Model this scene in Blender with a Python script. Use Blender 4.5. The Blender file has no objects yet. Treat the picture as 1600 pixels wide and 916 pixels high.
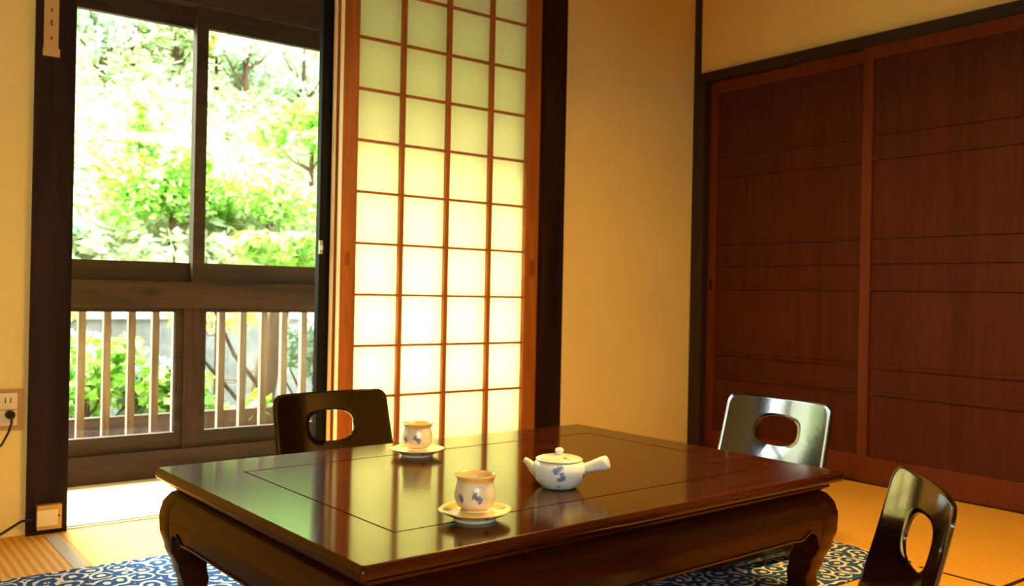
import bpy, bmesh, math, random
from mathutils import Vector, Matrix, noise
random.seed(7)
S = bpy.context.scene
COL = S.collection
# ------------------------------------------------------------------ camera
F_PX, YAW, PITCH, ROLL, CAM_Z = 1423.0, 0.65585, 0.00104, 0.01984, 0.75
fw = Vector((math.sin(YAW)*math.cos(PITCH), math.cos(YAW)*math.cos(PITCH), math.sin(PITCH)))
r0 = Vector((math.cos(YAW), -math.sin(YAW), 0)); u0 = r0.cross(fw)
rr = math.cos(ROLL)*r0 + math.sin(ROLL)*u0; uu = -math.sin(ROLL)*r0 + math.cos(ROLL)*u0
cam = bpy.data.cameras.new('camera'); camo = bpy.data.objects.new('camera', cam); COL.objects.link(camo)
cam.sensor_width = 36; cam.lens = F_PX/1600*36; cam.clip_start = .02; cam.clip_end = 200
camo.matrix_world = Matrix(((rr.x, uu.x, -fw.x, 0), (rr.y, uu.y, -fw.y, 0), (rr.z, uu.z, -fw.z, CAM_Z), (0, 0, 0, 1)))
cam.dof.use_dof = True; cam.dof.focus_distance = 2.1; cam.dof.aperture_fstop = 5.0
S.camera = camo
# ------------------------------------------------------------------ colour, world, lights
S.view_settings.view_transform = 'Standard'; S.view_settings.look = 'None'
S.view_settings.gamma = 1; S.view_settings.exposure = 0; S.view_settings.use_curve_mapping = False
S.cycles.use_denoising = True; S.cycles.max_bounces = 10; S.cycles.diffuse_bounces = 6
S.cycles.transparent_max_bounces = 16; S.cycles.transmission_bounces = 8
S.cycles.caustics_reflective = False; S.cycles.caustics_refractive = False
S.cycles.sample_clamp_indirect = 8
W = bpy.data.worlds.new('sky'); S.world = W; W.use_nodes = True
wn = W.node_tree.nodes; wl = W.node_tree.links
bg = wn['Background']
bg.inputs['Color'].default_value = (0.90, 0.97, 1.0, 1); bg.inputs['Strength'].default_value = 13.0
sun = bpy.data.lights.new('sun', 'SUN'); sun.energy = 52; sun.angle = math.radians(34); sun.color = (1, .95, .82)
suno = bpy.data.objects.new('sun', sun); COL.objects.link(suno)
suno.rotation_euler = Vector((-.16, .60, .78)).to_track_quat('Z', 'Y').to_euler()
def added_lamp_light(x, y, z, power):
    l = bpy.data.lights.new('added_pendant_light', 'AREA'); l.shape = 'DISK'; l.size = .5
    l.energy = power; l.color = (1, .60, .17)
    o = bpy.data.objects.new('added_pendant_light', l); COL.objects.link(o); o.location = (x, y, z)
    return o
added_lamp_light(1.85, 1.25, 1.74, 52)  # unseen lamp added to warm and brighten the room

# ------------------------------------------------------------------ node helpers
def srgb(r, g, b):
    f = lambda c: (c/255/12.92 if c/255 <= .04045 else ((c/255+.055)/1.055)**2.4)
    return (f(r), f(g), f(b), 1)
class NT:
    def __init__(s, name):
        s.m = bpy.data.materials.new(name); s.m.use_nodes = True
        s.n = s.m.node_tree.nodes; s.l = s.m.node_tree.links
        s.b = s.n['Principled BSDF']; s.out = s.n['Material Output']
    def node(s, t, **kw):
        n = s.n.new(t)
        for k, v in kw.items(): setattr(n, k, v)
        return n
    def link(s, a, b): s.l.new(a, b)
    def coord(s, scale=(1, 1, 1), space='Object', rot=(0, 0, 0)):
        tc = s.node('ShaderNodeTexCoord'); mp = s.node('ShaderNodeMapping')
        mp.inputs['Scale'].default_value = scale; mp.inputs['Rotation'].default_value = rot
        s.link(tc.outputs[space], mp.inputs[0]); return mp.outputs[0]
    def noise(s, vec, scale, detail=4, rough=.55, dist=0):
        n = s.node('ShaderNodeTexNoise'); n.inputs['Scale'].default_value = scale
        n.inputs['Detail'].default_value = detail; n.inputs['Roughness'].default_value = rough
        n.inputs['Distortion'].default_value = dist
        s.link(vec, n.inputs['Vector']); return n.outputs['Fac']
    def ramp(s, fac, stops):
        r = s.node('ShaderNodeValToRGB')
        while len(r.color_ramp.elements) < len(stops): r.color_ramp.elements.new(.5)
        for e, (p, c) in zip(r.color_ramp.elements, stops): e.position = p; e.color = c
        s.link(fac, r.inputs[0]); return r.outputs[0]
    def math(s, op, a, b=None, c=None):
        n = s.node('ShaderNodeMath', operation=op)
        for i, v in enumerate((a, b, c)):
            if v is None: continue
            if isinstance(v, (int, float)): n.inputs[i].default_value = v
            else: s.link(v, n.inputs[i])
        return n.outputs[0]
    def mix(s, fac, a, b):
        n = s.node('ShaderNodeMix', data_type='RGBA')
        for i, v in ((0, fac), (6, a), (7, b)):
            if isinstance(v, (int, float)): n.inputs[i].default_value = v
            elif isinstance(v, tuple): n.inputs[i].default_value = v
            else: s.link(v, n.inputs[i])
        return n.outputs[2]
    def bump(s, h, strength, dist=.002):
        n = s.node('ShaderNodeBump'); n.inputs['Strength'].default_value = strength
        n.inputs['Distance'].default_value = dist; s.link(h, n.inputs['Height'])
        s.link(n.outputs[0], s.b.inputs['Normal']); return n.outputs[0]

def plain(name, col, rough=.6, metal=0, spec=.5):
    t = NT(name); v = t.coord()
    f = t.noise(v, 9, 3)
    t.link(t.mix(t.math('MULTIPLY', f, .35), col, tuple(c*.72 for c in col[:3])+(1,)), t.b.inputs['Base Color'])
    t.b.inputs['Roughness'].default_value = rough; t.b.inputs['Metallic'].default_value = metal
    t.b.inputs['Specular IOR Level'].default_value = spec
    return t.m
def wood(name, dark, light, axis='Z', rough=.5, grain=34, bump=.25, spec=.4, knots=False, stretch=.07):
    t = NT(name)
    sc = {'X': (stretch, 1, 1), 'Y': (1, stretch, 1), 'Z': (1, 1, stretch)}[axis]
    v = t.coord(sc)
    f = t.noise(v, grain, 6, .65, .5); g = t.noise(v, grain*.22, 3, .5, 1.2)
    h = t.math('ADD', t.math('MULTIPLY', f, .6), t.math('MULTIPLY', g, .4))
    c = t.ramp(h, [(.36, dark), (.64, light)])
    if knots:
        vo = t.node('ShaderNodeTexVoronoi'); vo.inputs['Scale'].default_value = 5.0
        t.link(t.coord({'X': (.45, 1, 1), 'Y': (1, .45, 1), 'Z': (1, 1, .45)}[axis]), vo.inputs['Vector'])
        k = t.ramp(vo.outputs['Distance'], [(.07, (1, 1, 1, 1)), (.16, (0, 0, 0, 1))])
        c = t.mix(k, c, tuple(x*.25 for x in dark[:3])+(1,))
    t.link(c, t.b.inputs['Base Color']); t.b.inputs['Roughness'].default_value = rough
    t.b.inputs['Specular IOR Level'].default_value = spec
    t.bump(h, bump, .0015); return t.m

M = {}
def plaster():
    t = NT('plaster'); v = t.coord()
    f = t.noise(v, 320, 3); g = t.noise(v, 2.2, 3)
    t.link(t.ramp(g, [(.3, (.77, .56, .16, 1)), (.7, (.83, .61, .175, 1))]), t.b.inputs['Base Color'])
    t.b.inputs['Roughness'].default_value = .92; t.b.inputs['Specular IOR Level'].default_value = .1
    t.bump(f, .35, .0015); return t.m
M['plaster'] = plaster()
M['ceiling'] = wood('ceiling_wood', srgb(120, 84, 44), srgb(160, 118, 68), 'Y')
M['post'] = wood('dark_post_wood', srgb(20, 9, 3), srgb(52, 28, 12), 'Z', .6, 22, .4, .12, True)
M['corner'] = wood('corner_post_wood', srgb(26, 13, 7), srgb(52, 28, 14), 'Z', .6, 30, .3)
M['lintel'] = wood('lintel_wood', srgb(24, 12, 7), srgb(48, 26, 14), 'Y', .55, 30, .3)
M['beamx'] = wood('weathered_beam_wood', srgb(28, 18, 8), srgb(66, 44, 24), 'X', .7, 26, .6, .2, True)
M['beamz'] = wood('weathered_post_wood', srgb(34, 20, 10), srgb(66, 42, 24), 'Z', .7, 26, .6, .2)
M['sash'] = wood('sash_wood', srgb(34, 23, 10), srgb(60, 41, 20), 'X', .6, 30, .2, .2)
M['black'] = plain('black_door_frame', srgb(14, 11, 6), .6, 0, .12)
M['shoji'] = wood('cedar_shoji_frame', srgb(140, 74, 16), srgb(176, 98, 26), 'Z', .5, 40, .12, .4)
M['door'] = wood('red_brown_door_board', srgb(58, 20, 3), srgb(78, 32, 6), 'Z', .6, 55, .3, .15)
M['doorframe'] = wood('red_brown_door_frame', srgb(84, 32, 4), srgb(100, 42, 7), 'Z', .5, 45, .15, .2)
M['threshold'] = wood('threshold_wood', srgb(180, 150, 105), srgb(215, 188, 145), 'X', .6, 30, .2)
M['groove'] = plain('groove_shadow_wood', srgb(92, 64, 38), .8)
M['boards'] = wood('veranda_boards', srgb(190, 180, 150), srgb(215, 208, 182), 'X', .6, 26, .15, .3)
M['heri'] = plain('tatami_border_cloth', srgb(186, 176, 156), .9, 0, .1)
M['seam'] = plain('tatami_seam', srgb(62, 38, 14), .9, 0, .1)
M['deck'] = wood('deck_wood', srgb(110, 84, 60), srgb(160, 130, 100), 'X', .8, 20, .4, .2)
M['baluster'] = wood('weathered_baluster', srgb(128, 104, 86), srgb(178, 156, 138), 'Z', .75, 30, .3, .2)

def tatami():
    t = NT('tatami'); v = t.coord()
    w = t.node('ShaderNodeTexWave', wave_type='BANDS', bands_direction='X'); w.inputs['Scale'].default_value = 14.5
    w.inputs['Distortion'].default_value = .4; w.inputs['Detail'].default_value = 1
    t.link(v, w.inputs['Vector'])
    f = t.noise(t.coord((1, .15, 1)), 160, 3); g = t.noise(v, 3, 3)
    h = t.math('ADD', t.math('MULTIPLY', w.outputs['Fac'], .5), t.math('ADD', t.math('MULTIPLY', f, .3), t.math('MULTIPLY', g, .3)))
    t.link(t.ramp(h, [(.2, (.50, .23, .02, 1)), (.8, (.75, .40, .05, 1))]), t.b.inputs['Base Color'])
    t.b.inputs['Roughness'].default_value = .6; t.b.inputs['Specular IOR Level'].default_value = .3
    t.bump(h, .5, .002); return t.m
M['tatami'] = tatami()

def lacquer(name, dark, light, axis, gloss_col, rough=.06, ior=1.5, grain=30, bump=.02, bscale=9, aniso=0):
    t = NT(name)
    sc = {'X': (.07, 1, 1), 'Y': (1, .07, 1), 'Z': (1, 1, .07)}[axis]
    v = t.coord(sc); f = t.noise(v, grain, 6, .6, .6); c = t.ramp(f, [(.35, dark), (.68, light)])
    d = t.node('ShaderNodeBsdfDiffuse'); g = t.node('ShaderNodeBsdfGlossy'); fr = t.node('ShaderNodeFresnel')
    mx = t.node('ShaderNodeMixShader'); fr.inputs['IOR'].default_value = ior
    g.inputs['Color'].default_value = gloss_col; g.inputs['Roughness'].default_value = rough
    if aniso:
        g.inputs['Anisotropy'].default_value = aniso; cx = t.node('ShaderNodeCombineXYZ')
        cx.inputs[0].default_value = .80; cx.inputs[1].default_value = -.60; t.link(cx.outputs[0], g.inputs['Tangent'])
    b = t.node('ShaderNodeBump'); b.inputs['Strength'].default_value = bump; b.inputs['Distance'].default_value = .004
    hh = t.noise(t.coord(), bscale, 2); t.link(t.math('ADD', hh, t.math('MULTIPLY', f, .08)), b.inputs['Height'])
    for x in (g, fr): t.link(b.outputs[0], x.inputs['Normal'])
    t.link(c, d.inputs['Color']); t.link(fr.outputs[0], mx.inputs[0])
    t.link(d.outputs[0], mx.inputs[1]); t.link(g.outputs[0], mx.inputs[2]); t.link(mx.outputs[0], t.out.inputs[0])
    return t.m
M['table'] = lacquer('table_lacquer', srgb(36, 8, 3), srgb(72, 25, 6), 'X', (.84, .88, .66, 1), .12, 1.52, 30, .006, 5, .5)
M['tableedge'] = lacquer('table_edge_lacquer', srgb(36, 10, 3), srgb(62, 22, 7), 'X', (1, .85, .5, 1), .20, 1.45)
M['tableleg'] = lacquer('table_leg_lacquer', srgb(36, 10, 3), srgb(54, 18, 5), 'X', (1, .8, .5, 1), .25, 1.32)
M['inlay'] = plain('table_groove', srgb(46, 24, 8), .9, 0, 0)
M['chair'] = lacquer('black_lacquer', srgb(4, 3, 2), srgb(8, 6, 4), 'X', (1, 1, 1, 1), .10, 2.1, 30, .03, 40)
M['chairback'] = M['chair']

def glass():
    t = NT('window_glass'); tr = t.node('ShaderNodeBsdfTransparent'); g = t.node('ShaderNodeBsdfGlossy')
    g.inputs['Roughness'].default_value = .02; fr = t.node('ShaderNodeLayerWeight'); fr.inputs['Blend'].default_value = .5
    tr.inputs['Color'].default_value = (.96, .98, .96, 1)
    m = t.node('ShaderNodeMixShader'); t.link(t.math('MULTIPLY_ADD', t.math('POWER', fr.outputs['Facing'], 4), .5, .03), m.inputs[0])
    t.link(tr.outputs[0], m.inputs[1]); t.link(g.outputs[0], m.inputs[2]); t.link(m.outputs[0], t.out.inputs[0]); return t.m
M['glass'] = glass()
def paper():
    t = NT('shoji_paper'); v = t.coord()
    f = t.noise(v, 90, 4); c = t.ramp(f, [(.3, (.93, .895, .70, 1)), (.7, (.96, .93, .76, 1))])
    d = t.node('ShaderNodeBsdfDiffuse'); tr = t.node('ShaderNodeBsdfTranslucent'); m = t.node('ShaderNodeMixShader')
    m.inputs[0].default_value = .86
    t.link(c, d.inputs[0]); t.link(c, tr.inputs[0]); t.link(d.outputs[0], m.inputs[1]); t.link(tr.outputs[0], m.inputs[2])
    t.link(m.outputs[0], t.out.inputs[0]); return t.m
M['paper'] = paper()
def rug():
    t = NT('arabesque_rug'); v = t.coord()
    nz = t.node('ShaderNodeTexNoise'); nz.inputs['Scale'].default_value = 9; nz.inputs['Detail'].default_value = 1
    t.link(v, nz.inputs['Vector'])
    vm = t.node('ShaderNodeVectorMath', operation='MULTIPLY_ADD'); vm.inputs[1].default_value = (.05, .05, 0)
    t.link(nz.outputs['Color'], vm.inputs[0]); t.link(v, vm.inputs[2])
    vo = t.node('ShaderNodeTexVoronoi', voronoi_dimensions='2D'); vo.inputs['Scale'].default_value = 17; vo.inputs['Randomness'].default_value = .75
    t.link(vm.outputs[0], vo.inputs['Vector'])
    # curls: rings around each motif centre, opened by a second noise
    s = t.math('SINE', t.math('MULTIPLY', vo.outputs['Distance'], 17))
    n2 = t.noise(v, 34, 2)
    h = t.math('ADD', s, t.math('MULTIPLY', t.math('SUBTRACT', n2, .5), 3.4))
    k = t.ramp(h, [(.42, (0, 0, 0, 1)), (.60, (1, 1, 1, 1))])
    t.link(t.mix(k, srgb(40, 76, 118), srgb(214, 204, 180)), t.b.inputs['Base Color'])
    t.b.inputs['Roughness'].default_value = .95; t.b.inputs['Specular IOR Level'].default_value = .05
    t.bump(t.noise(v, 400, 2), .5, .002); return t.m
M['rug'] = rug()
def leaf(name, cols, trans=.45):
    t = NT(name); g = t.node('ShaderNodeNewGeometry')
    c = t.ramp(g.outputs['Random Per Island'], [(i/(len(cols)-1), x) for i, x in enumerate(cols)])
    d = t.node('ShaderNodeBsdfDiffuse'); tr = t.node('ShaderNodeBsdfTranslucent'); m = t.node('ShaderNodeMixShader')
    m.inputs[0].default_value = trans
    t.link(c, d.inputs[0]); t.link(c, tr.inputs[0]); t.link(d.outputs[0], m.inputs[1]); t.link(tr.outputs[0], m.inputs[2])
    t.link(m.outputs[0], t.out.inputs[0]); return t.m
M['leaf_pale'] = leaf('pale_leaves', [(.18, .30, .08, 1), (.54, .60, .40, 1), (.30, .44, .18, 1), (.64, .64, .36, 1), (.42, .52, .30, 1)])
M['leaf_lime'] = leaf('lime_leaves', [(.12, .36, .02, 1), (.24, .52, .05, 1), (.36, .58, .16, 1), (.54, .68, .34, 1)])
M['leaf_green'] = leaf('green_leaves', [(.05, .14, .03, 1), (.12, .28, .06, 1), (.22, .36, .14, 1)])
M['leaf_blue'] = leaf('grey_green_leaves', [(.16, .27, .18, 1), (.30, .42, .32, 1)])
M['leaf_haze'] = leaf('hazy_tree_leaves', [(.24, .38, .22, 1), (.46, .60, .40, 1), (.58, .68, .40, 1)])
M['leaf_yellow'] = leaf('yellow_leaves', [(.40, .36, .06, 1), (.52, .46, .12, 1), (.28, .34, .07, 1)])
M['bark'] = wood('tree_bark', srgb(50, 36, 24), srgb(96, 74, 54), 'Z', .9, 20, .8, .1)
def ground():
    t = NT('hillside_ground'); v = t.coord(); f = t.noise(v, 2.5, 8, .7)
    t.link(t.ramp(f, [(.35, (.24, .28, .14, 1)), (.62, (.50, .48, .36, 1))]), t.b.inputs['Base Color'])
    t.b.inputs['Roughness'].default_value = 1; t.bump(f, .8, .05); return t.m
M['ground'] = ground()
def stone():
    t = NT('stone_wall'); v = t.coord(); f = t.noise(v, 7, 6, .7)
    t.link(t.ramp(f, [(.3, (.075, .085, .085, 1)), (.7, (.19, .20, .195, 1))]), t.b.inputs['Base Color'])
    t.b.inputs['Roughness'].default_value = .9; t.bump(f, .6, .01); return t.m
M['stone'] = stone()
M['cap'] = plain('pale_wall_coping', (.75, .75, .72, 1), .8)
def ceramic(name, base, rim, spots, rimz, r=.011, warm=None):
    t = NT(name); tc = t.node('ShaderNodeTexCoord')
    nz = t.node('ShaderNodeTexNoise'); nz.inputs['Scale'].default_value = 170; nz.inputs['Detail'].default_value = 1
    t.link(tc.outputs['Object'], nz.inputs['Vector'])
    vm = t.node('ShaderNodeVectorMath', operation='MULTIPLY_ADD'); vm.inputs[1].default_value = (.012,)*3
    t.link(nz.outputs['Color'], vm.inputs[0]); t.link(tc.outputs['Object'], vm.inputs[2])
    cur = t.noise(tc.outputs['Object'], 40, 4); cur = t.ramp(cur, [(.3, base), (.75, tuple(c*.9 for c in base[:3])+(1,))])
    if rimz is not None:
        sp = t.node('ShaderNodeSeparateXYZ'); t.link(vm.outputs[0], sp.inputs[0])
        k = t.ramp(t.math('MULTIPLY', t.math('SUBTRACT', sp.outputs[2], rimz), 160), [(0, (0, 0, 0, 1)), (1, (1, 1, 1, 1))])
        cur = t.mix(k, cur, rim)
    for (x, y, z, rad, col) in spots:
        d = t.node('ShaderNodeVectorMath', operation='DISTANCE'); d.inputs[1].default_value = (x+.006, y+.006, z+.006)
        t.link(vm.outputs[0], d.inputs[0])
        k = t.ramp(t.math('DIVIDE', d.outputs['Value'], rad), [(.55, (.85,)*3+(1,)), (.9, (0, 0, 0, 1))])
        cur = t.mix(k, cur, col)
    t.link(cur, t.b.inputs['Base Color']); t.b.inputs['Roughness'].default_value = .22
    t.b.inputs['Coat Weight'].default_value = .3; return t.m

# ------------------------------------------------------------------ object helpers
def link(name, me, parent=None, loc=None, label=None, cat=None, group=None, kind=None):
    o = bpy.data.objects.new(name, me); COL.objects.link(o)
    if parent: o.parent = parent
    if loc is not None: o.location = loc
    tag(o, label, cat, group, kind); return o
def tag(o, label=None, cat=None, group=None, kind=None):
    for k, v in (('label', label), ('category', cat), ('group', group), ('kind', kind)):
        if v: o[k] = v
def thing(name, label, cat, loc=(0, 0, 0), rz=0, group=None):
    o = link(name, None, None, loc, label, cat, group); o.rotation_euler = (0, 0, rz); return o
def finish(bm, name, mat, parent=None, bevel=0, smooth=False, **kw):
    if bevel:
        bmesh.ops.bevel(bm, geom=[e for e in bm.edges if e.is_manifold and e.calc_face_angle(0) > .5], offset=bevel, segments=2, profile=.5, affect='EDGES')
    bmesh.ops.recalc_face_normals(bm, faces=bm.faces)
    if smooth:
        for f in bm.faces: f.smooth = True
    me = bpy.data.meshes.new(name); bm.to_mesh(me); bm.free()
    for m in (mat if isinstance(mat, list) else [mat]): me.materials.append(m)
    if smooth:
        try: me.set_sharp_from_angle(angle=math.radians(smooth if smooth is not True else 50))
        except Exception: pass
    return link(name, me, parent, **kw)
def box(bm, x0, x1, y0, y1, z0, z1, mi=0):
    vs = [bm.verts.new((x, y, z)) for x in (x0, x1) for y in (y0, y1) for z in (z0, z1)]
    for q in ((0, 1, 3, 2), (4, 6, 7, 5), (0, 4, 5, 1), (2, 3, 7, 6), (0, 2, 6, 4), (1, 5, 7, 3)):
        f = bm.faces.new([vs[i] for i in q]); f.material_index = mi
def boxes(name, mat, bxs, parent=None, bevel=0, **kw):
    bm = bmesh.new()
    for b in bxs: box(bm, *b)
    return finish(bm, name, mat, parent, bevel, **kw)
def structure(name, mat, bxs, bevel=0, parent=None):
    return boxes(name, mat, bxs, parent, bevel, kind=None if parent else 'structure')
def loft(bm, rings, closed=True, caps=True):
    R = [[bm.verts.new(p) for p in r] for r in rings]
    n = len(R[0])
    for a, b in zip(R, R[1:]):
        for i in range(n if closed else n-1):
            j = (i+1) % n; bm.faces.new((a[i], a[j], b[j], b[i]))
    if caps:
        bm.faces.new(R[0][::-1]); bm.faces.new(R[-1])
    return R
def lathe(bm, prof, n=48, f=None):
    rings = []
    for (r, z) in prof:
        ring = []
        for i in range(n):
            a = 2*math.pi*i/n; k = f(a, r, z) if f else 1
            ring.append((r*k*math.cos(a), r*k*math.sin(a), z))
        rings.append(ring)
    loft(bm, rings)
def tube(bm, pts, rads, n=10, caps=True):
    pts = [Vector(p) for p in pts]; rings = []
    for i, p in enumerate(pts):
        d = (pts[min(i+1, len(pts)-1)]-pts[max(i-1, 0)]).normalized()
        a = d.orthogonal().normalized() if i == 0 else (A - d*A.dot(d)).normalized()
        A = a; b = d.cross(a); r = rads[i] if isinstance(rads, (list, tuple)) else rads
        rings.append([p + r*(math.cos(2*math.pi*k/n)*a + math.sin(2*math.pi*k/n)*b) for k in range(n)])
    loft(bm, rings, caps=caps)

# ------------------------------------------------------------------ room shell
YW, XW, XL, YF, CZ = 3.04, 3.47, -1.9, -1.6, 2.42      # back wall, right wall, left wall, front wall, ceiling
floor = structure('floor', M['tatami'], [(XL-.1, XW+.1, YF-.1, 3.035, -.12, 0), (XL-.1, .53, 3.035, 3.13, -.12, 0), (2.59, XW+.1, 3.035, 3.13, -.12, 0)])
bm = bmesh.new()
box(bm, .562, .598, 1.24, 3.0, 0, .0015)
finish(bm, 'tatami_border', M['heri'], floor, label='grey-beige cloth border of the tatami mats')
bm = bmesh.new()
box(bm, 2.494, 2.500, YF, 1.10, 0, .002)
box(bm, 2.494, 2.500, 1.112, 1.33, 0, .002)
box(bm, 2.50, 3.44, 1.10, 1.112, 0, .002)
box(bm, 3.44, 3.452, YF, 3.0, 0, .002)
finish(bm, 'mat_seam', M['seam'], floor, label='dark seam between the tatami mats')
structure('wall_back', M['plaster'], [(XL-.1, .53, YW, YW+.10, 0, CZ), (2.59, XW+.1, YW, YW+.10, 0, CZ), (.53, 2.59, YW, YW+.10, 2.36, CZ)])
structure('wall_right', M['plaster'], [(XW, XW+.10, YF-.1, YW+.1, 1.845, CZ), (XW, XW+.10, YF-.1, .34, 0, 1.845)])
structure('wall_left', M['plaster'], [(XL-.1, XL, YF-.1, YW+.1, 0, CZ)])
structure('wall_front', M['plaster'], [(XL, -1.6, YF-.1, YF, 0, CZ), (.3, XW, YF-.1, YF, 0, CZ), (-1.6, .3, YF-.1, YF, 0, .8), (-1.6, .3, YF-.1, YF, 1.9, CZ)])  # opening left for the added rear window
structure('ceiling', M['ceiling'], [(XL-.1, XW+.1, YF-.1, YW+.1, CZ, CZ+.08)])
structure('trim_1', M['post'], [(.519, .629, 3.02, 3.14, 0, CZ)], .004)
structure('trim_2', M['post'], [(2.483, 2.603, 3.02, 3.14, 0, CZ)], .004)
structure('trim_3', M['corner'], [(3.452, 3.475, 3.010, YW, 0, CZ), (3.44, 3.53, 2.955, 3.012, 0, 1.80)], .002)
structure('trim_4', M['lintel'], [(3.44, 3.53, .30, 3.012, 1.80, 1.848)], .003)
structure('trim_5', M['lintel'], [(.629, 2.483, 3.03, 3.20, 2.22, 2.36)], .004)
structure('trim_6', M['threshold'], [(.629, 2.483, 3.035, 3.045, -.05, .004), (.629, 2.483, 3.064, 3.20, -.05, .004)], .001)
structure('trim_7', M['groove'], [(.629, 2.483, 3.046, 3.063, -.06, -.004)])
structure('trim_8', M['lintel'], [(3.44, 3.53, .30, 2.955, -.06, .003)])
# sealed closet space behind the sliding doors so daylight stays out
structure('wall_closet', M['plaster'], [(3.53, 3.60, .2, 3.1, -.1, 1.9)])

# ------------------------------------------------------------------ veranda
structure('floor_veranda', M['boards'], [(-.45, 4.1, 3.20, 3.67, -.08, 0)])
structure('ceiling_veranda', M['ceiling'], [(-.45, 4.1, YW+.1, 3.90, 2.36, 2.42)])
structure('wall_veranda', M['beamz'], [(-.50, -.45, YW+.1, 3.80, -.1, 2.4), (4.1, 4.15, YW+.1, 3.80, -.1, 2.4)])
structure('trim_9', M['beamx'], [(-.45, 4.1, 3.67, 3.80, -.08, .107)], .006)          # sill beam
structure('trim_10', M['beamx'], [(-.45, 4.1, 3.665, 3.80, .667, .772)], .006)        # middle beam
structure('trim_11', M['beamx'], [(-.45, 4.1, 3.67, 3.80, 1.885, 2.36)], .006)        # head beam
for i, x in enumerate((-.40, 1.185, 2.77)):
    structure('trim_%d' % (12+i), M['beamz'], [(x, x+.065, 3.69, 3.80, .107, .667)], .004)
def sash(name, x0, x1, z0, z1, y, sw, bot, top, latch=None):
    w = boxes(name, M['sash'], [(x0, x0+sw, y, y+.03, z0, z1), (x1-sw, x1, y, y+.03, z0, z1),
        (x0+sw, x1-sw, y, y+.03, z0, z0+bot), (x0+sw, x1-sw, y, y+.03, z1-top, z1)], None, .002, kind='structure')
    boxes('pane', M['glass'], [(x0+sw, x1-sw, y+.013, y+.017, z0+bot, z1-top)], w, label='clear glass pane')
    return w
n = 1
sash('window_20', -1.6, -.63, .8, 1.9, YF-.07, .045, .05, .05); sash('window_21', -.67, .3, .8, 1.9, YF-.04, .045, .05, .05)  # unseen rear window added for soft daylight fill on the cups
for i, x0 in enumerate((-.50, .37, 1.217, 2.09, 2.96)):      # upper sliding sashes, inner and outer track in turn
    sash('window_%d' % n, x0, x0+.90, .772, 1.885, 3.695 if i % 2 == 0 else 3.735, .047, .078, .082); n += 1
for x0, x1 in ((-.335, .38), (.38, 1.185), (1.25, 2.02), (2.02, 2.77), (2.835, 4.1)):   # lower fixed sashes
    sash('window_%d' % n, x0, x1, .107, .667, 3.70, .028, .064, .016); n += 1

# ------------------------------------------------------------------ shoji (sliding paper doors)
PX = (1.608, 2.412)
M['edge'] = wood('painted_lit_edge', srgb(226, 190, 120), srgb(240, 210, 150), 'Z', .5, 40, .1, .3)  # cedar colour lightened to carry window light on the left edges
def shoji(name, x0, y, label):
    dx = x0-1.545
    st = boxes(name, M['shoji'], [(x0, x0+.063, y, y+.03, .006, 2.22), (2.412+dx, 2.483+dx if dx == 0 else 2.475+dx, y, y+.03, .006, 2.22)], None, .0025, kind='structure')
    boxes('rail', M['shoji'], [(x0+.063, 2.412+dx, y, y+.03, .006, .10)], st, .002)
    boxes('rail', M['shoji'], [(x0+.063, 2.412+dx, y, y+.03, 2.185, 2.22)], st, .002)
    boxes('lit_edge_strip', M['edge'], [(x0-.0012, x0, y+.001, y+.029, .01, 2.21)], st, label='strip painted pale as the window-lit edge of the sliding door')  # added strip, window light on the side face put into its colour
    b = []
    for k in range(-2, 9):
        z = .543 + .1935*k
        if z > .12: b.append((x0+.063, 2.412+dx, y+.003, y+.018, z-.0045, z+.0045))
    for x in (1.8035, 2.0135, 2.226): b.append((x+dx-.0085, x+dx+.0085, y+.001, y+.020, .10, 2.185))
    boxes('lattice', M['shoji'], b, st)
    boxes('paper', M['paper'], [(x0+.063, 2.412+dx, y+.0205, y+.021, .10, 2.185)], st)
    return st
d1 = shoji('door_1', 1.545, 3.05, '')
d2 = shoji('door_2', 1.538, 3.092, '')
def pull(parent, x, y, z, w, h):
    bm = bmesh.new(); n = 28; R = []
    for (k, dy) in ((1, 0), (1, -.0015), (.78, -.0015), (.74, .001)):
        R.append([(x+w/2*k*math.copysign(abs(math.cos(a))**.7, math.cos(a)), y+dy, z+h/2*k*math.copysign(abs(math.sin(a))**.7, math.sin(a))) for a in [2*math.pi*i/n for i in range(n)]])
    loft(bm, R); return finish(bm, 'finger_pull', M['pull'], parent, label='small recessed finger pull')
M['pull'] = plain('darkened_brass', srgb(150, 78, 24), .4, .3)
pull(d1, 1.574, 3.0495, .868, .018, .055); pull(d1, 2.452, 3.0495, .862, .026, .075)
# third leaf behind: glazed door with a near-black frame
g3 = boxes('door_3', M['black'], [(1.499, 1.572, 3.134, 3.164, .006, 2.22), (2.44, 2.475, 3.134, 3.164, .006, 2.22),
      (1.533, 2.44, 3.134, 3.164, .006, .05), (1.533, 2.44, 3.134, 3.164, 2.19, 2.22)], None, .002, kind='structure')
boxes('pane', M['glass'], [(1.533, 2.44, 3.147, 3.151, .05, 2.19)], g3)
M['chrome'] = plain('latch_metal', srgb(190, 190, 180), .3, .9)
bm = bmesh.new(); box(bm, 1.497, 1.509, 3.124, 3.134, .885, .935); box(bm, 1.500, 1.506, 3.112, 3.126, .900, .915)
finish(bm, 'latch', M['chrome'], g3, .001, label='small metal latch')

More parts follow.
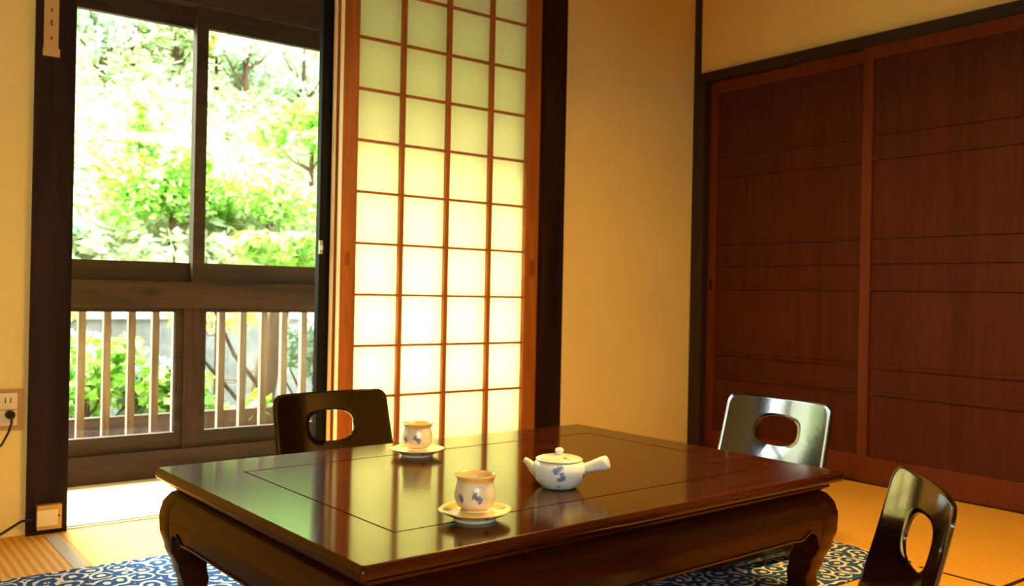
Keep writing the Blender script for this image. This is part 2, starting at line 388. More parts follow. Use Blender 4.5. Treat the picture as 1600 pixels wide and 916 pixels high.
# ------------------------------------------------------------------ right-hand sliding wooden doors
RAILS = (1.436, 1.335, 1.013, .909, .800, .482, .373)
def wood_door(name, y0, y1, x):
    d = boxes(name, M['door'], [(x+.010, x+.018, y0+.04, y1-.04, .02, 1.78)], None, 0, kind='structure')
    boxes('stile', M['doorframe'], [(x, x+.025, y0, y0+.052, .004, 1.80)], d, .002)
    boxes('stile', M['doorframe'], [(x, x+.025, y1-.045, y1, .004, 1.80)], d, .002)
    boxes('top_rail', M['doorframe'], [(x, x+.025, y0+.052, y1-.045, 1.745, 1.80)], d, .002)
    boxes('bottom_rail', M['doorframe'], [(x, x+.025, y0+.052, y1-.045, .004, .108)], d, .002)
    for z in RAILS: boxes('crossbar', M['door'], [(x-.001, x+.011, y0+.052, y1-.045, z-.006, z+.006)], d, .0015)
    return d
d4 = wood_door('door_4', 2.066, 2.953, 3.479)
d5 = wood_door('door_5', 1.215, 2.118, 3.450)
d6 = wood_door('door_6', .34, 1.262, 3.479)
boxes('finger_pull', M['pull2'] if 'pull2' in M else M['black'], [(3.4775, 3.4795, 2.925, 2.937, .785, .84)], d4, .0005, label='dark oval finger pull')

# ------------------------------------------------------------------ things on the left wall and post
M['plate'] = plain('tan_outlet_plate', srgb(176, 128, 62), .5)
M['ivory'] = plain('ivory_plastic', srgb(226, 200, 140), .45)
M['rubber'] = plain('black_rubber', srgb(18, 15, 12), .5)
M['slot'] = plain('dark_slot', srgb(70, 46, 20), .6)
M['tag'] = plain('varnished_tan_wood', srgb(196, 150, 66), .5)
t = thing('wall_outlet', 'tan wall outlet plate with ivory socket left of the dark post', 'outlet', (.445, YW, .318))
boxes('plate', M['plate'], [(-.062, .062, -.007, 0, 0, .121)], t, .003)
boxes('socket', M['ivory'], [(-.003, .045, -.010, -.006, .062, .110)], t, .0015, label='ivory two-slot socket')
boxes('socket_slot', M['slot'], [(.012, .015, -.0112, -.0095, .080, .096), (.026, .029, -.0112, -.0095, .080, .096)], t)
boxes('socket', M['ivory'], [(-.003, .045, -.010, -.006, .014, .058)], t, .0015, label='ivory two-slot socket')
t = thing('power_cord', 'black plug and cord hanging from the tan wall outlet', 'power cord', (.470, YW-.02, .365))
bm = bmesh.new(); tube(bm, [(0, .008, 0), (0, -.006, 0), (.0, -.018, -.002), (0, -.026, -.006)], [.013, .013, .011, .006], 14)
finish(bm, 'plug', M['rubber'], t, smooth=True)
bm = bmesh.new(); P = [(0, -.024, -.006), (.0, -.026, -.022), (-.006, -.016, -.05), (-.022, -.008, -.085), (-.06, -.006, -.12), (-.14, -.006, -.165), (-.28, -.006, -.20)]
tube(bm, P, .0035, 8); finish(bm, 'cord', M['rubber'], t, smooth=True)
t = thing('junction_box', 'small tan junction box low on the dark left post', 'junction box', (.578, 3.02, .018))
boxes('box', M['tag'], [(-.034, .032, -.024, 0, .0, .072)], t, .004)
boxes('cover', M['ivory'], [(-.036, .020, -.030, -.023, .012, .060)], t, .003, label='lighter raised cover')
boxes('screw', M['slot'], [(.021, .027, -.0265, -.0235, .036, .042)], t, .0008)
bm = bmesh.new(); tube(bm, [(.537, 3.013, .048), (.520, 3.012, .050), (.505, 3.022, .046), (.44, 3.030, .006), (.30, 3.030, .0045), (.0, 3.028, .0045)], .0035, 8)
finish(bm, 'cable', M['rubber'], None, smooth=True, label='thin black cable running left from the low tan junction box', cat='cable')
t = thing('wall_plaque', 'narrow tan wooden plaque fixed high on the dark left post', 'plaque', (.558, 3.02, 1.435))
boxes('board', M['tag'], [(-.020, .020, -.006, 0, .02, .40)], t, .002)
boxes('bracket', M['tag'], [(-.022, .024, -.010, 0, 0, .024)], t, .002)
for k in range(8):
    z = .05+.042*k; s = 1 if k % 2 else -1
    boxes('marking', M['slot'], [(-.002, .003, -.0068, -.0058, z, z+.014+.004*s)], t, label='faint brown mark')

# ------------------------------------------------------------------ rug
bm = bmesh.new()
rings = []
nx, ny = 80, 60
x0, x1, y0, y1 = -.35, 2.515, 1.365, 2.585
vs = [[bm.verts.new((x0+(x1-x0)*i/nx, y0+(y1-y0)*j/ny, .006+.0012*noise.noise(Vector((i*.25, j*.25, 0))))) for j in range(ny+1)] for i in range(nx+1)]
for i in range(nx):
    for j in range(ny): bm.faces.new((vs[i][j], vs[i+1][j], vs[i+1][j+1], vs[i][j+1]))
ed = [vs[i][0] for i in range(nx+1)]+[vs[nx][j] for j in range(1, ny+1)]+[vs[i][ny] for i in range(nx-1, -1, -1)]+[vs[0][j] for j in range(ny-1, 0, -1)]
lo = [bm.verts.new((v.co.x, v.co.y, .0022)) for v in ed]
for i in range(len(ed)): bm.faces.new((ed[i], lo[i], lo[(i+1) % len(ed)], ed[(i+1) % len(ed)]))
finish(bm, 'rug', M['rug'], None, label='blue and white arabesque rug under the low table', cat='rug')

# ------------------------------------------------------------------ low table
TX, TY, TR = 1.332, 1.728, math.radians(1.7)
LX, LY, TZ = 1.355, .955, .330
RUGZ = .008
tab = thing('low_table', 'low dark red lacquered table with curved legs on blue rug', 'table', (TX, TY, 0), TR)
def rrect(hx, hy, r, z, n=6):
    P = []
    for (sx, sy, a0) in ((1, 1, 0), (-1, 1, 90), (-1, -1, 180), (1, -1, 270)):
        for k in range(n+1):
            a = math.radians(a0+90*k/n); P.append((sx*(hx-r)+r*math.cos(a), sy*(hy-r)+r*math.sin(a), z))
    return P
hx, hy = LX/2, LY/2
bm = bmesh.new()
prof = [(.022, .300), (.012, .3035), (.004, .3055), (.001, .309), (0, .314), (.0005, .321), (.003, .3265), (.0065, .3295)]
loft(bm, [rrect(hx-d, hy-d, .006, z) for d, z in prof])
top = finish(bm, 'tabletop', [M['tableedge'], M['table']], tab, smooth=35)
for p in top.data.polygons:
    if p.normal.z > .9 and p.center.z > .3: p.material_index = 1; p.use_smooth = False
bm = bmesh.new()   # inset groove frame
gx0, gx1, gy0, gy1, gw, z = -.528, .565, -.332, .315, .0016, .3298
for b in ((gx0, gx1, gy0-gw, gy0+gw), (gx0, gx1, gy1-gw, gy1+gw), (gx0-gw, gx0+gw, gy0-gw, gy1+gw), (gx1-gw, gx1+gw, gy0-gw, gy1+gw)):
    box(bm, b[0], b[1], b[2], b[3], .3285, z)
finish(bm, 'inset_line', M['inlay'], top, label='thin dark inset line framing the tabletop')
bm = bmesh.new()
loft(bm, [rrect(hx-d, hy-d, .006, z) for d, z in ((.05, .286), (.030, .286), (.024, .291), (.024, .296), (.030, .3005), (.05, .3005))])
finish(bm, 'neck_moulding', M['tableedge'], tab, smooth=35)
def bulge(z):   # outward offset of apron and legs from the tabletop edge, negative = inset
    K = [(.286, -.034), (.275, -.014), (.255, .000), (.225, .006), (.19, .005), (.15, -.004), (.11, -.018), (.07, -.028), (.035, -.026), (.008, -.012)]
    for (za, a), (zb, b) in zip(K, K[1:]):
        if z >= zb: u = (za-z)/(za-zb); u = u*u*(3-2*u); return a+(b-a)*u
    return K[-1][1]
HX, HY = hx-.012, hy-.012
LW = .078
def leg(sx, sy):
    bm = bmesh.new(); rings = []
    for k in range(27):
        z = .286-(.286-(RUGZ if sy > 0 else .0008))*k/26; o = bulge(z)
        w = LW*(1 if z > .19 else .72+.28*max(0, (z-.06)/.13)) if z > .06 else LW*(.72+.16*(1-z/.06))
        cx, cy = sx*(HX+o), sy*(HY+o)
        P = []
        for (ax, ay, a0) in ((0, 0, 0), (1, 0, 90), (1, 1, 180), (0, 1, 270)):
            r = .016 if (ax, ay) == (0, 0) else .005
            ox = HX+o-(w if ax else 0); oy = HY+o-(w if ay else 0)
            qx = ox+(r if ax else -r); qy = oy+(r if ay else -r)
            for q in range(5):
                a = math.radians(a0+90*q/4); P.append((sx*(qx+r*math.cos(a)), sy*(qy+r*math.sin(a)), z))
        rings.append(P)
    loft(bm, rings); return finish(bm, 'leg', M['tableleg'], tab, smooth=40)
for s in ((-1, -1), (1, -1), (1, 1), (-1, 1)): leg(*s)
def apron(side, name='apron'):
    # side: 'x-','x+','y-','y+'; panel between two legs with a scalloped lower edge
    L = (LY if side[0] == 'x' else LX)/2-.012-LW+.004
    sg = -1 if side[1] == '-' else 1
    def zb(s):
        d = L-abs(s)              # distance from the leg
        if d < .055: return .150+.050*math.sin(min(1, d/.045)*math.pi/2)
        if d < .085: return .200-.016*((d-.055)/.03)
        return .184+.004*min(1, (d-.085)/.03)
    bm = bmesh.new(); rings = []
    N = 90
    for i in range(N+1):
        s = -L+2*L*i/N; z0 = zb(s); col = []
        for k in range(13):
            z = .286-(.286-z0)*k/12; col.append((bulge(z), z))
        back = [(bulge(z0)-.022, z0), (bulge(.286)-.012, .286)]
        bead = [(col[-1][0]+.004, z0+.001), (col[-1][0]+.002, z0-.004)]
        P = []
        for (o, z) in col+bead+back:
            e = (HX if side[0] == 'x' else HY)+o
            P.append((sg*e, s, z) if side[0] == 'x' else (s, sg*e, z))
        rings.append(P)
    loft(bm, rings); finish(bm, name, M['tableleg'], tab, smooth=35)
for s in ('x-', 'x+', 'y-', 'y+'): apron(s)

# ------------------------------------------------------------------ legless chairs
def chair(loc, rz, label):
    c = thing('legless_chair', label, 'chair', loc, rz, None)
    th, wid = .010, .398
    lean = math.radians(72); rb = .085; zf = .022
    def path(s):
        if s < 0: return Vector((0, s, zf)), Vector((0, 0, 1))
        A = rb*lean
        if s < A:
            a = s/rb; return Vector((0, rb*math.sin(a), zf+rb*(1-math.cos(a)))), Vector((0, -math.sin(a), math.cos(a)))
        t_ = s-A; e = Vector((0, rb*math.sin(lean), zf+rb*(1-math.cos(lean))))
        # slight forward curve along the back
        a = lean+.10*(t_/.36); am = lean+.05*(t_/.36)
        return e+t_*Vector((0, math.cos(am), math.sin(am))), Vector((0, -math.sin(a), math.cos(a)))
    def P(u, s, side):
        p, n_ = path(s); q = p+n_*(th/2*side); curve = -.022*(1-(2*u/wid)**2)*max(0, min(1, s/.12))
        return Vector((u, q.y-curve*abs(n_.y), q.z))
    SB = .468  # length to the top edge
    # backrest: ring between the oval hole and the outline
    hc, hw, hh = SB-.106, .079, .0475
    s0 = .02
    def outer(a):
        dx, dy = math.cos(a), math.sin(a)
        top_, bot = SB-hc, hc-s0; X = wid/2
        t_ = 1e9
        if dx: t_ = min(t_, X/abs(dx))
        t_ = min(t_, (top_/dy) if dy > 0 else (bot/-dy) if dy < 0 else 1e9)
        x, y = dx*t_, dy*t_
        r = .032
        if y > 0 and abs(x) > X-r and y > top_-r:   # rounded top corners
            cx, cy = math.copysign(X-r, x), top_-r
            # intersect ray with circle
            b = dx*cx+dy*cy; cc = cx*cx+cy*cy-r*r; D = b*b-cc
            if D > 0: t_ = b+math.sqrt(D); x, y = dx*t_, dy*t_
        # taper: wider at the bottom
        k = 1+.05*max(0, (top_-y))/.4
        return x*k, hc+y
    N = 120; K = 16
    angs = []
    for i in range(N): angs.append(2*math.pi*i/N)
    for s_ in (1, -1): # exact bottom corners
        angs.append(math.atan2(-(hc-s0), s_*wid/2) % (2*math.pi))
    angs.sort(); N = len(angs)
    def inner(a):
        ca, sa = math.cos(a), math.sin(a)
        e = 2.6; r_ = (abs(ca/hw)**e+abs(sa/hh)**e)**(-1/e); return r_*ca, hc+r_*sa
    bm = bmesh.new(); sides = []
    for side in (1, -1):
        G = []
        for k in range(K+1):
            f = k/K; ring = []
            for a in angs:
                xi, yi = inner(a); xo, yo = outer(a); x = xi+(xo-xi)*f; y = yi+(yo-yi)*f
                ring.append(bm.verts.new(P(x, y, side*(1 if 0 < k < K else .55))))
            G.append(ring)
        for k in range(K):
            for i in range(N):
                j = (i+1) % N; bm.faces.new((G[k][i], G[k][j], G[k+1][j], G[k+1][i]))
        sides.append(G)
    for k in (0, K):
        for i in range(N):
            j = (i+1) % N; bm.faces.new((sides[0][k][i], sides[0][k][j], sides[1][k][j], sides[1][k][i]))
    finish(bm, 'backrest', M['chair'], c, smooth=45)
    # seat plate
    bm = bmesh.new(); rows = []
    for i in range(26):
        s = -.36+(s0+.36)*i/25; fr = max(0, (.05-(s+.36))/.05); w = wid/2*(1.04 if s > -.3 else 1.04)-.03*(1-math.sqrt(max(0, 1-fr*fr)))
        rows.append([P(-w+2*w*j/16, s, 1) for j in range(17)]+[P(w-2*w*j/16, s, -1) for j in range(17)])
    loft(bm, rows); finish(bm, 'seat', M['chair'], c, smooth=45)
    # two low runners under the seat
    for sx in (-1, 1):
        boxes('foot_pad', M['rubber'], [(sx*.12-.015, sx*.12+.015, -.30, .02, .0085 if loc[2] == 0 else .0, .017)], c, .003)
    return c
TOP_OFF = .085*math.sin(math.radians(72))+(.468-.085*math.radians(72))*math.cos(math.radians(74.9))
def chair_at(mx, my, deg, label, z=.0075):
    """place a chair by the middle of its top edge"""
    rz = math.radians(deg)
    return chair((mx+math.sin(rz)*TOP_OFF, my-math.cos(rz)*TOP_OFF, z), rz, label)
chair_at(1.280, 2.570, 4.5, 'black legless chair at far side of table before paper door')
chair_at(2.43, 1.765, -92, 'black legless chair catching a white window reflection by brown doors')
chair_at(1.555, .825, -138, 'black legless chair turned edge-on at the near table corner', .001)

# ------------------------------------------------------------------ tea things
BLUE = (.10, .14, .42, 1); DBL = (.06, .09, .26, 1)
CR = (.88, .79, .50, 1); RIM = (.82, .56, .16, 1)
def vd(px, py):  # direction from table position to the camera, used to face painted flowers
    return math.atan2(-py, -px)
def teacup(x, y, rz, label, slabel):
    c = thing('teacup', label, 'teacup', (x, y, TZ+.0195), rz, None)
    sp = []
    for (a, z, r) in ((-19, .031, .008), (-4, .023, .0085), (-12, .027, .005), (-62, .028, .008), (-57, .021, .006), (70, .038, .007), (150, .03, .009), (162, .023, .008), (-130, .03, .008)):
        A = math.radians(a); sp.append((.038*math.cos(A), .038*math.sin(A), z, r, BLUE if r > .0075 else DBL))
    m = ceramic('teacup_glaze', CR, RIM, sp, .0565)
    bm = bmesh.new()
    prof = [(.001, 0), (.020, 0), (.024, .001), (.031, .005), (.0365, .013), (.0385, .022), (.0378, .032), (.0352, .043), (.0335, .051), (.0350, .057), (.0385, .0615), (.0392, .0632), (.0380, .0645),
            (.0355, .0625), (.0325, .056), (.0308, .050), (.0325, .042), (.0350, .030), (.0350, .020), (.031, .010), (.020, .006), (.001, .005)]
    lathe(bm, prof, 56, lambda a, r, z: 1+.012*math.sin(3*a+z*40)+.008*math.sin(5*a))
    finish(bm, 'cup_body', m, c, smooth=True)
    t = NT('green_tea'); t.b.inputs['Base Color'].default_value = (.28, .26, .10, 1); t.b.inputs['Roughness'].default_value = .05
    f = t.noise(t.coord(), 30, 2); t.link(t.ramp(f, [(0, (.24, .22, .08, 1)), (1, (.32, .30, .12, 1))]), t.b.inputs['Base Color'])
    bm = bmesh.new(); lathe(bm, [(.001, .038), (.0322, .038), (.0322, .040), (.001, .040)], 40)
    finish(bm, 'tea', t.m, c, smooth=30)
    s = thing('saucer', slabel, 'saucer', (x, y, TZ), rz+.2, None)
    sps = [(.055*math.cos(A), .055*math.sin(A), .016, .010, DBL) for A in (-1.9, -.1, 1.4, 2.9)]
    m2 = ceramic('saucer_glaze', (.80, .74, .54, 1), RIM, sps, .0150)
    bm = bmesh.new()
    prof = [(.001, .004), (.034, .004), (.036, 0), (.040, 0), (.041, .005), (.050, .009), (.060, .0135), (.0668, .0178), (.0675, .0192), (.0655, .0200), (.058, .0172), (.047, .0135), (.036, .0118), (.030, .0165), (.028, .0165), (.026, .0135), (.001, .0135)]
    prof = [(r, z if not (.0265 < r < .032 and z > .012) else .0155) for r, z in prof]
    def pet(a, r, z): return 1+(.045*abs(math.sin(3*a+.6))-.02)*max(0, (r-.040)/.027)
    lathe(bm, prof, 96, pet); finish(bm, 'dish', m2, s, smooth=True)
    return c
vc = lambda x, y: vd(x, y)
teacup(.985, 1.380, vd(.985, 1.38)+.3, 'cream teacup with blue flowers on the nearer saucer', 'cream petal-rimmed saucer under the nearer teacup')
teacup(1.242, 2.000, vd(1.242, 2.0)+.15, 'cream teacup with blue flowers on the farther saucer', 'cream petal-rimmed saucer under the farther teacup')

px, py = 1.303, 1.512
rz = vd(px, py)           # local +X faces the camera
pot = thing('teapot', 'white side-handled teapot with blue flowers on the low table', 'teapot', (px, py, TZ), rz)
sp = []
for (a, z, r, c_) in ((2, .050, .010, BLUE), (-8, .044, .009, BLUE), (6, .039, .007, DBL), (9, .030, .009, BLUE), (1, .024, .008, BLUE), (1, .010, .004, DBL), (70, .03, .009, BLUE), (-70, .03, .009, BLUE), (150, .03, .01, BLUE)):
    A = math.radians(a); R_ = .057 if z > .02 else .045; sp.append((R_*math.cos(A), R_*math.sin(A), z, r, c_))
mp_ = ceramic('teapot_glaze', (.85, .92, .84, 1), RIM, sp, None)
bm = bmesh.new()
prof = [(.001, .002), (.030, .002), (.031, 0), (.034, 0), (.040, .004), (.050, .014), (.0565, .027), (.0585, .038), (.0575, .047), (.053, .055), (.050, .058), (.0485, .0585), (.0475, .056), (.048, .050), (.050, .040), (.045, .018), (.030, .006), (.001, .005)]
lathe(bm, prof, 72, lambda a, r, z: 1+.015*math.sin(6*a)*max(0, math.sin(z/.055*math.pi)))
finish(bm, 'pot_body', mp_, pot, smooth=True)
ml_ = ceramic('lid_glaze', (.82, .76, .56, 1), RIM, [(.030, .012, .066, .007, DBL), (.035, .018, .064, .005, DBL), (-.02, .03, .066, .007, BLUE), (.01, -.035, .066, .006, RIM), (-.03, -.02, .066, .007, RIM)], None)
bm = bmesh.new(); lathe(bm, [(.001, .056), (.044, .056), (.0475, .059), (.0505, .0595), (.0515, .0615), (.050, .0635), (.042, .0665), (.028, .0690), (.012, .0702), (.001, .0705)], 64)
lid = finish(bm, 'lid', ml_, pot, smooth=True)
bm = bmesh.new(); lathe(bm, [(.001, .068), (.0055, .069), (.0055, .072), (.0085, .0755), (.0098, .0795), (.0085, .0835), (.005, .0858), (.001, .0865)], 28)
finish(bm, 'lid_knob', mp_, lid, smooth=True)
bm = bmesh.new()      # hollow side handle: from the body towards camera right (local +Y) and up
H0 = Vector((.004, .045, .040)); HD = Vector((.25, .86, .30)).normalized()
pts = [H0+HD*d for d in (0, .012, .024, .036, .048, .058, .064, .067, .0665, .063)]
tube(bm, pts, [.0115, .0110, .0115, .0130, .0148, .0158, .0150, .0120, .0075, .0045], 26)
finish(bm, 'side_handle', mp_, pot, smooth=True)
msp = ceramic('spout_glaze', (.84, .72, .42, 1), RIM, [], None)
bm = bmesh.new()
pts = [Vector((.0, -.046, .034)), Vector((0, -.055, .040)), Vector((0, -.063, .047)), Vector((0, -.070, .054)), Vector((0, -.0765, .0585)), Vector((0, -.0755, .0575)), Vector((0, -.066, .049))]
tube(bm, pts, [.0155, .0125, .0095, .0072, .0055, .0040, .0038], 20)
finish(bm, 'spout', msp, pot, smooth=True)

# ------------------------------------------------------------------ pendant lamp added for warm room light (unseen, outside the frame)
M['lampw'] = plain('lamp_shell', srgb(236, 226, 205), .5)
t = thing('added_pendant_lamp', 'added unseen pendant lamp over the low table for warm room light', 'lamp', (1.85, 1.25, 1.76))
bm = bmesh.new(); lathe(bm, [(.29, 0), (.30, .02), (.30, .16), (.26, .20), (.05, .235), (.05, .228), (.25, .192), (.29, .155), (.29, .02)], 48)
finish(bm, 'lamp_shade', M['lampw'], t, smooth=True)
bm = bmesh.new(); tube(bm, [(0, 0, .20), (0, 0, CZ-1.76-.03)], .004, 8); tube(bm, [(0, 0, CZ-1.76-.035), (0, 0, CZ-1.76)], .045, 20)
finish(bm, 'hanging_cord', M['rubber'], t)

# ------------------------------------------------------------------ outside: railing
rail = thing('balcony_railing', 'weathered upright wooden railing outside the lower windows', 'railing', (0, 3.90, 0))
boxes('top_rail', M['baluster'], [(-.4, 4.1, -.025, .035, .78, .83)], rail, .004)
boxes('bottom_rail', M['baluster'], [(-.4, 4.1, -.015, .025, .05, .10)], rail, .004)
xs = [.852+.0945*k for k in range(-13, 4)]+[1.222+.0955*k for k in range(0, 8)]+[1.99+.095*k for k in range(0, 21)]
for x in xs: boxes('baluster', M['baluster'], [(x-.014, x+.014, -.012, .016, .10, .78)], rail, .002)
boxes('veranda_deck', M['deck'], [(-.45, 4.1, 3.80, 4.15, -.14, -.02)], None, .004, label='weathered deck edge under the railing', cat='deck')

# ------------------------------------------------------------------ outside: garden
def hill_z(x, y):
    base = -.45
    if y > 7.4: base = .55+(y-7.4)*.62+.25*math.sin(x*.5)*min(1, (y-7.4)/3)
    return base
bm = bmesh.new(); nx, ny = 60, 50
vs = [[None]*(ny+1) for _ in range(nx+1)]
for i in range(nx+1):
    for j in range(ny+1):
        x = -14+42*i/nx; y = 7.4+16*j/ny; z = hill_z(x, y+.001)+.22*noise.noise(Vector((x*.6, y*.6, 0)))*(1 if j else 0)
        vs[i][j] = bm.verts.new((x, y, z))
for i in range(nx):
    for j in range(ny): bm.faces.new((vs[i][j], vs[i+1][j], vs[i+1][j+1], vs[i][j+1]))
lo = [bm.verts.new((v[0].co.x, 7.4, -.6)) for v in vs]
for i in range(nx): bm.faces.new((vs[i][0], lo[i], lo[i+1], vs[i+1][0]))
finish(bm, 'hillside', M['ground'], None, smooth=True, kind='structure')
structure('ground', M['ground'], [(-14, 28, 3.2, 7.4, -.7, -.45)])
t = thing('stone_wall', 'grey garden retaining wall with pale coping behind the shrubs', 'wall', (0, 7.1, -.45))
boxes('wall_face', M['stone'], [(-8, 14, 0, .28, 0, .96)], t, .01)
boxes('coping', M['cap'], [(-8, 14, -.04, .30, .96, 1.03)], t, .008)
t = thing('timber_edging', 'low brown timber edging beneath the green shrubs', 'edging', (0, 5.0, -.45))
for k in range(3): boxes('board', M['deck2'] if 'deck2' in M else M['beamx'], [(-4, 7, 0, .05, .02+.17*k, .18+.17*k)], t, .004)

def leaf_mesh(name, N, fn, size, mat):
    verts, faces = [], []
    for _ in range(N):
        p, nrm = fn(); s = size*random.uniform(.6, 1.4)
        d = Vector((random.gauss(0, 1), random.gauss(0, 1), random.gauss(0, .6)-.2)).normalized()
        n_ = (nrm+Vector((random.gauss(0, .5), random.gauss(0, .5), random.gauss(0, .5)))).normalized()
        w = d.cross(n_)
        if w.length < .1: continue
        w.normalize(); b = len(verts)
        verts += [p-d*s*.5, p+w*s*.26+n_*s*.06, p+d*s*.5, p-w*s*.26+n_*s*.06]
        faces += [(b, b+1, b+2), (b, b+2, b+3)]
    me = bpy.data.meshes.new(name); me.from_pydata([tuple(v) for v in verts], [], faces); me.materials.append(mat)
    return me
def crown(cx, cy, cz, rx, ry, rz_, lumps=9):
    C = []
    for _ in range(lumps):
        a = random.uniform(0, 6.28); e = random.uniform(-.7, 1); q = random.uniform(.2, .75)
        C.append((Vector((cx+rx*q*math.cos(a), cy+ry*q*math.sin(a), cz+rz_*e*.7)), random.uniform(.3, .55)))
    def fn():
        c, k = random.choice(C)
        v = Vector((random.gauss(0, 1), random.gauss(0, 1), random.gauss(0, 1))).normalized()
        r = k*random.uniform(.55, 1.05)
        return c+Vector((v.x*rx*r, v.y*ry*r, v.z*rz_*r)), v
    return fn
def plant(name, x, y, z0, h, rx, rz_, N, size, mat, label, cat, group=None, trunk=.03, lean=(0, 0), branches=5):
    t = thing(name, label, cat, (x, y, z0), 0, group)
    zc = h-rz_
    me = leaf_mesh('foliage', N, crown(lean[0], lean[1], zc, rx, rx*.8, rz_), size, mat)
    link('foliage', me, t)
    bm = bmesh.new()
    tube(bm, [(0, 0, -.02), (lean[0]*.3, lean[1]*.3, zc*.4), (lean[0]*.8, lean[1]*.8, zc*.8), (lean[0], lean[1], zc+rz_*.6)], [trunk*1.3, trunk, trunk*.75, trunk*.3], 8)
    for k in range(branches):
        a = random.uniform(0, 6.28); f = random.uniform(.45, .9)
        p = Vector((lean[0]*f, lean[1]*f, zc*f)); q = p+Vector((rx*.7*math.cos(a), rx*.6*math.sin(a), rz_*.7))
        tube(bm, [p, (p+q)/2+Vector((0, 0, -.05)), q], [trunk*.45, trunk*.3, trunk*.15], 6)
    finish(bm, 'trunk' if cat == 'tree' else 'stem', M['bark'], t, smooth=True)
    return t
# undergrowth on the slope: nobody could count it
def slope_fn():
    y = 7.5+random.random()**1.2*11; x = random.uniform(-3-.35*(y-7), 8+.6*(y-7))
    z = hill_z(x, y)+abs(random.gauss(0, .16))
    return Vector((x, y, z+.05)), Vector((0, -.5, .8))
random.seed(3)
link('undergrowth', leaf_mesh('undergrowth', 60000, slope_fn, .14, M['leaf_pale']), None, label='pale sunlit undergrowth covering the garden slope', cat='undergrowth', kind='stuff')
G1 = 'shrubs on the slope'
plant('leafy_bush', 2.45, 8.0, hill_z(2.5, 8)-.1, 1.05, .62, .42, 3000, .085, M['leaf_lime'], 'bright lime bush low behind the middle of the upper window', 'bush')
plant('upright_shrub', 2.28, 8.3, hill_z(2.3, 8.3)-.1, 1.35, .17, .55, 900, .085, M['leaf_lime'], 'slim upright lime shrub rising highest in the left upper pane', 'bush', trunk=.02)
plant('leafy_bush', 3.35, 8.1, hill_z(3.3, 8.1)-.1, 1.0, .72, .36, 3300, .085, M['leaf_lime'], 'broad lime bush on bare stems in the right upper pane', 'bush', trunk=.025)
plant('leafy_bush', 1.45, 7.9, hill_z(1.4, 7.9)-.2, .65, .45, .28, 1100, .08, M['leaf_blue'], 'low grey-green bush at bottom left of the left upper pane', 'bush')
plant('leafy_bush', 4.2, 9.0, hill_z(4.2, 9)-.1, 1.2, .6, .4, 900, .12, M['leaf_lime'], 'small lime bush beside the dark door frame', 'bush')
for i, (x, y, h, rx, rz_, m, lab) in enumerate((
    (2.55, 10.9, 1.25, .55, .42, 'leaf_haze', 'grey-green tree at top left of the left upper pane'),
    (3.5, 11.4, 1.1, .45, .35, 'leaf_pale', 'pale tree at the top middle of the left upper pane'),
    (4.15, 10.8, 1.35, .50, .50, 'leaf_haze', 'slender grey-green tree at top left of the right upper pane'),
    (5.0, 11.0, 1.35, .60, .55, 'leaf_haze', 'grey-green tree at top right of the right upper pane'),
    (7.4, 12.0, 1.8, .9, .7, 'leaf_green', 'green tree farthest right on the slope'),
    (.4, 11.5, 1.8, .9, .7, 'leaf_green', 'green tree farthest left on the slope'))):
    plant('hillside_tree', x, y, hill_z(x, y)-.2, h, rx, rz_, 1300, .10, M[m], lab, 'tree', 'trees at the top of the slope', .05)
plant('leafy_bush', 3.05, 11.6, hill_z(3, 11.6)-.1, .75, .35, .22, 260, .13, M['leaf_green'], 'small dark green bush near the top left of the slope', 'bush')
plant('leafy_bush', 4.0, 11.4, hill_z(4, 11.4)-.1, .8, .4, .25, 300, .13, M['leaf_yellow'], 'small yellow-green bush high beside the window mullion', 'bush')
plant('leafy_bush', 5.9, 11.6, hill_z(5.9, 11.6)-.1, 1.0, .5, .3, 380, .13, M['leaf_yellow'], 'yellow-green bush high in the right upper pane', 'bush')
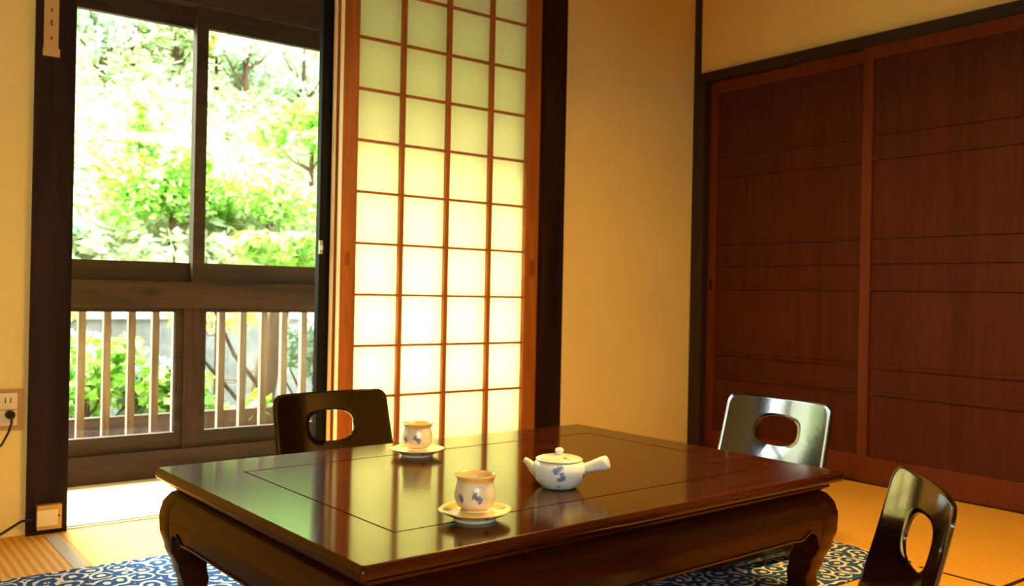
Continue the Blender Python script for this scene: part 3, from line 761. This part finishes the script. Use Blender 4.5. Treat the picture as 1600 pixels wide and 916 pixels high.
# lower garden, seen between the balusters
plant('garden_shrub', 1.22, 5.45, -.45, .93, .38, .30, 1100, .085, M['leaf_lime'], 'bright green shrub behind the leftmost balusters', 'shrub')
plant('garden_shrub', 1.62, 5.7, -.45, .84, .34, .30, 1300, .075, M['leaf_blue'], 'feathery grey-green shrub left of the lower window post', 'shrub')
plant('garden_shrub', 1.72, 5.35, -.45, .75, .26, .24, 700, .08, M['leaf_lime'], 'small bright green shrub beside the lower window post', 'shrub')
plant('garden_shrub', 1.98, 5.15, -.45, .62, .24, .26, 500, .08, M['leaf_lime'], 'sparse green shrub low right of the lower window post', 'shrub')
plant('garden_shrub', 2.62, 5.5, -.45, 1.0, .32, .42, 1700, .07, M['leaf_blue'], 'feathery pale grey-green shrub right behind the far chair', 'shrub')
plant('garden_shrub', 2.10, 5.15, -.45, .62, .14, .22, 200, .08, M['leaf_lime'], 'thin green shrub in front of the dark trunk', 'shrub')
plant('leafy_bush', 1.1, 6.45, -.45, 1.18, .5, .16, 420, .09, M['leaf_yellow'], 'yellow-leaved bush hanging over the left of the pale coping', 'bush', trunk=.012)
plant('leafy_bush', 2.3, 6.45, -.45, 1.14, .5, .14, 300, .09, M['leaf_yellow'], 'yellow-leaved bush hanging over the middle of the pale coping', 'bush', trunk=.012)
t = thing('garden_tree', 'dark leaning tree trunk with bare branches before the stone wall', 'tree', (2.17, 5.45, -.45))
bm = bmesh.new(); tube(bm, [(0, 0, -.05), (.03, 0, .3), (.10, 0, .7), (.20, .02, 1.15), (.22, .03, 1.3)], [.11, .085, .075, .062, .05], 12)
finish(bm, 'trunk', M['bark'], t, smooth=True)
for P in ([(.05, -.02, .35), (-.2, -.1, .62), (-.5, -.15, .95)], [(.08, -.02, .55), (-.15, -.1, .8), (-.3, -.1, 1.12)], [(.0, 0, .25), (-.3, -.1, .42), (-.55, -.1, .75)]):
    bm = bmesh.new(); tube(bm, P, [.016, .012, .007], 7); finish(bm, 'branch', M['bark'], t, smooth=True)
link('foliage', leaf_mesh('foliage', 900, crown(.25, .05, 1.42, .42, .4, .2), .10, M['leaf_lime']), t)
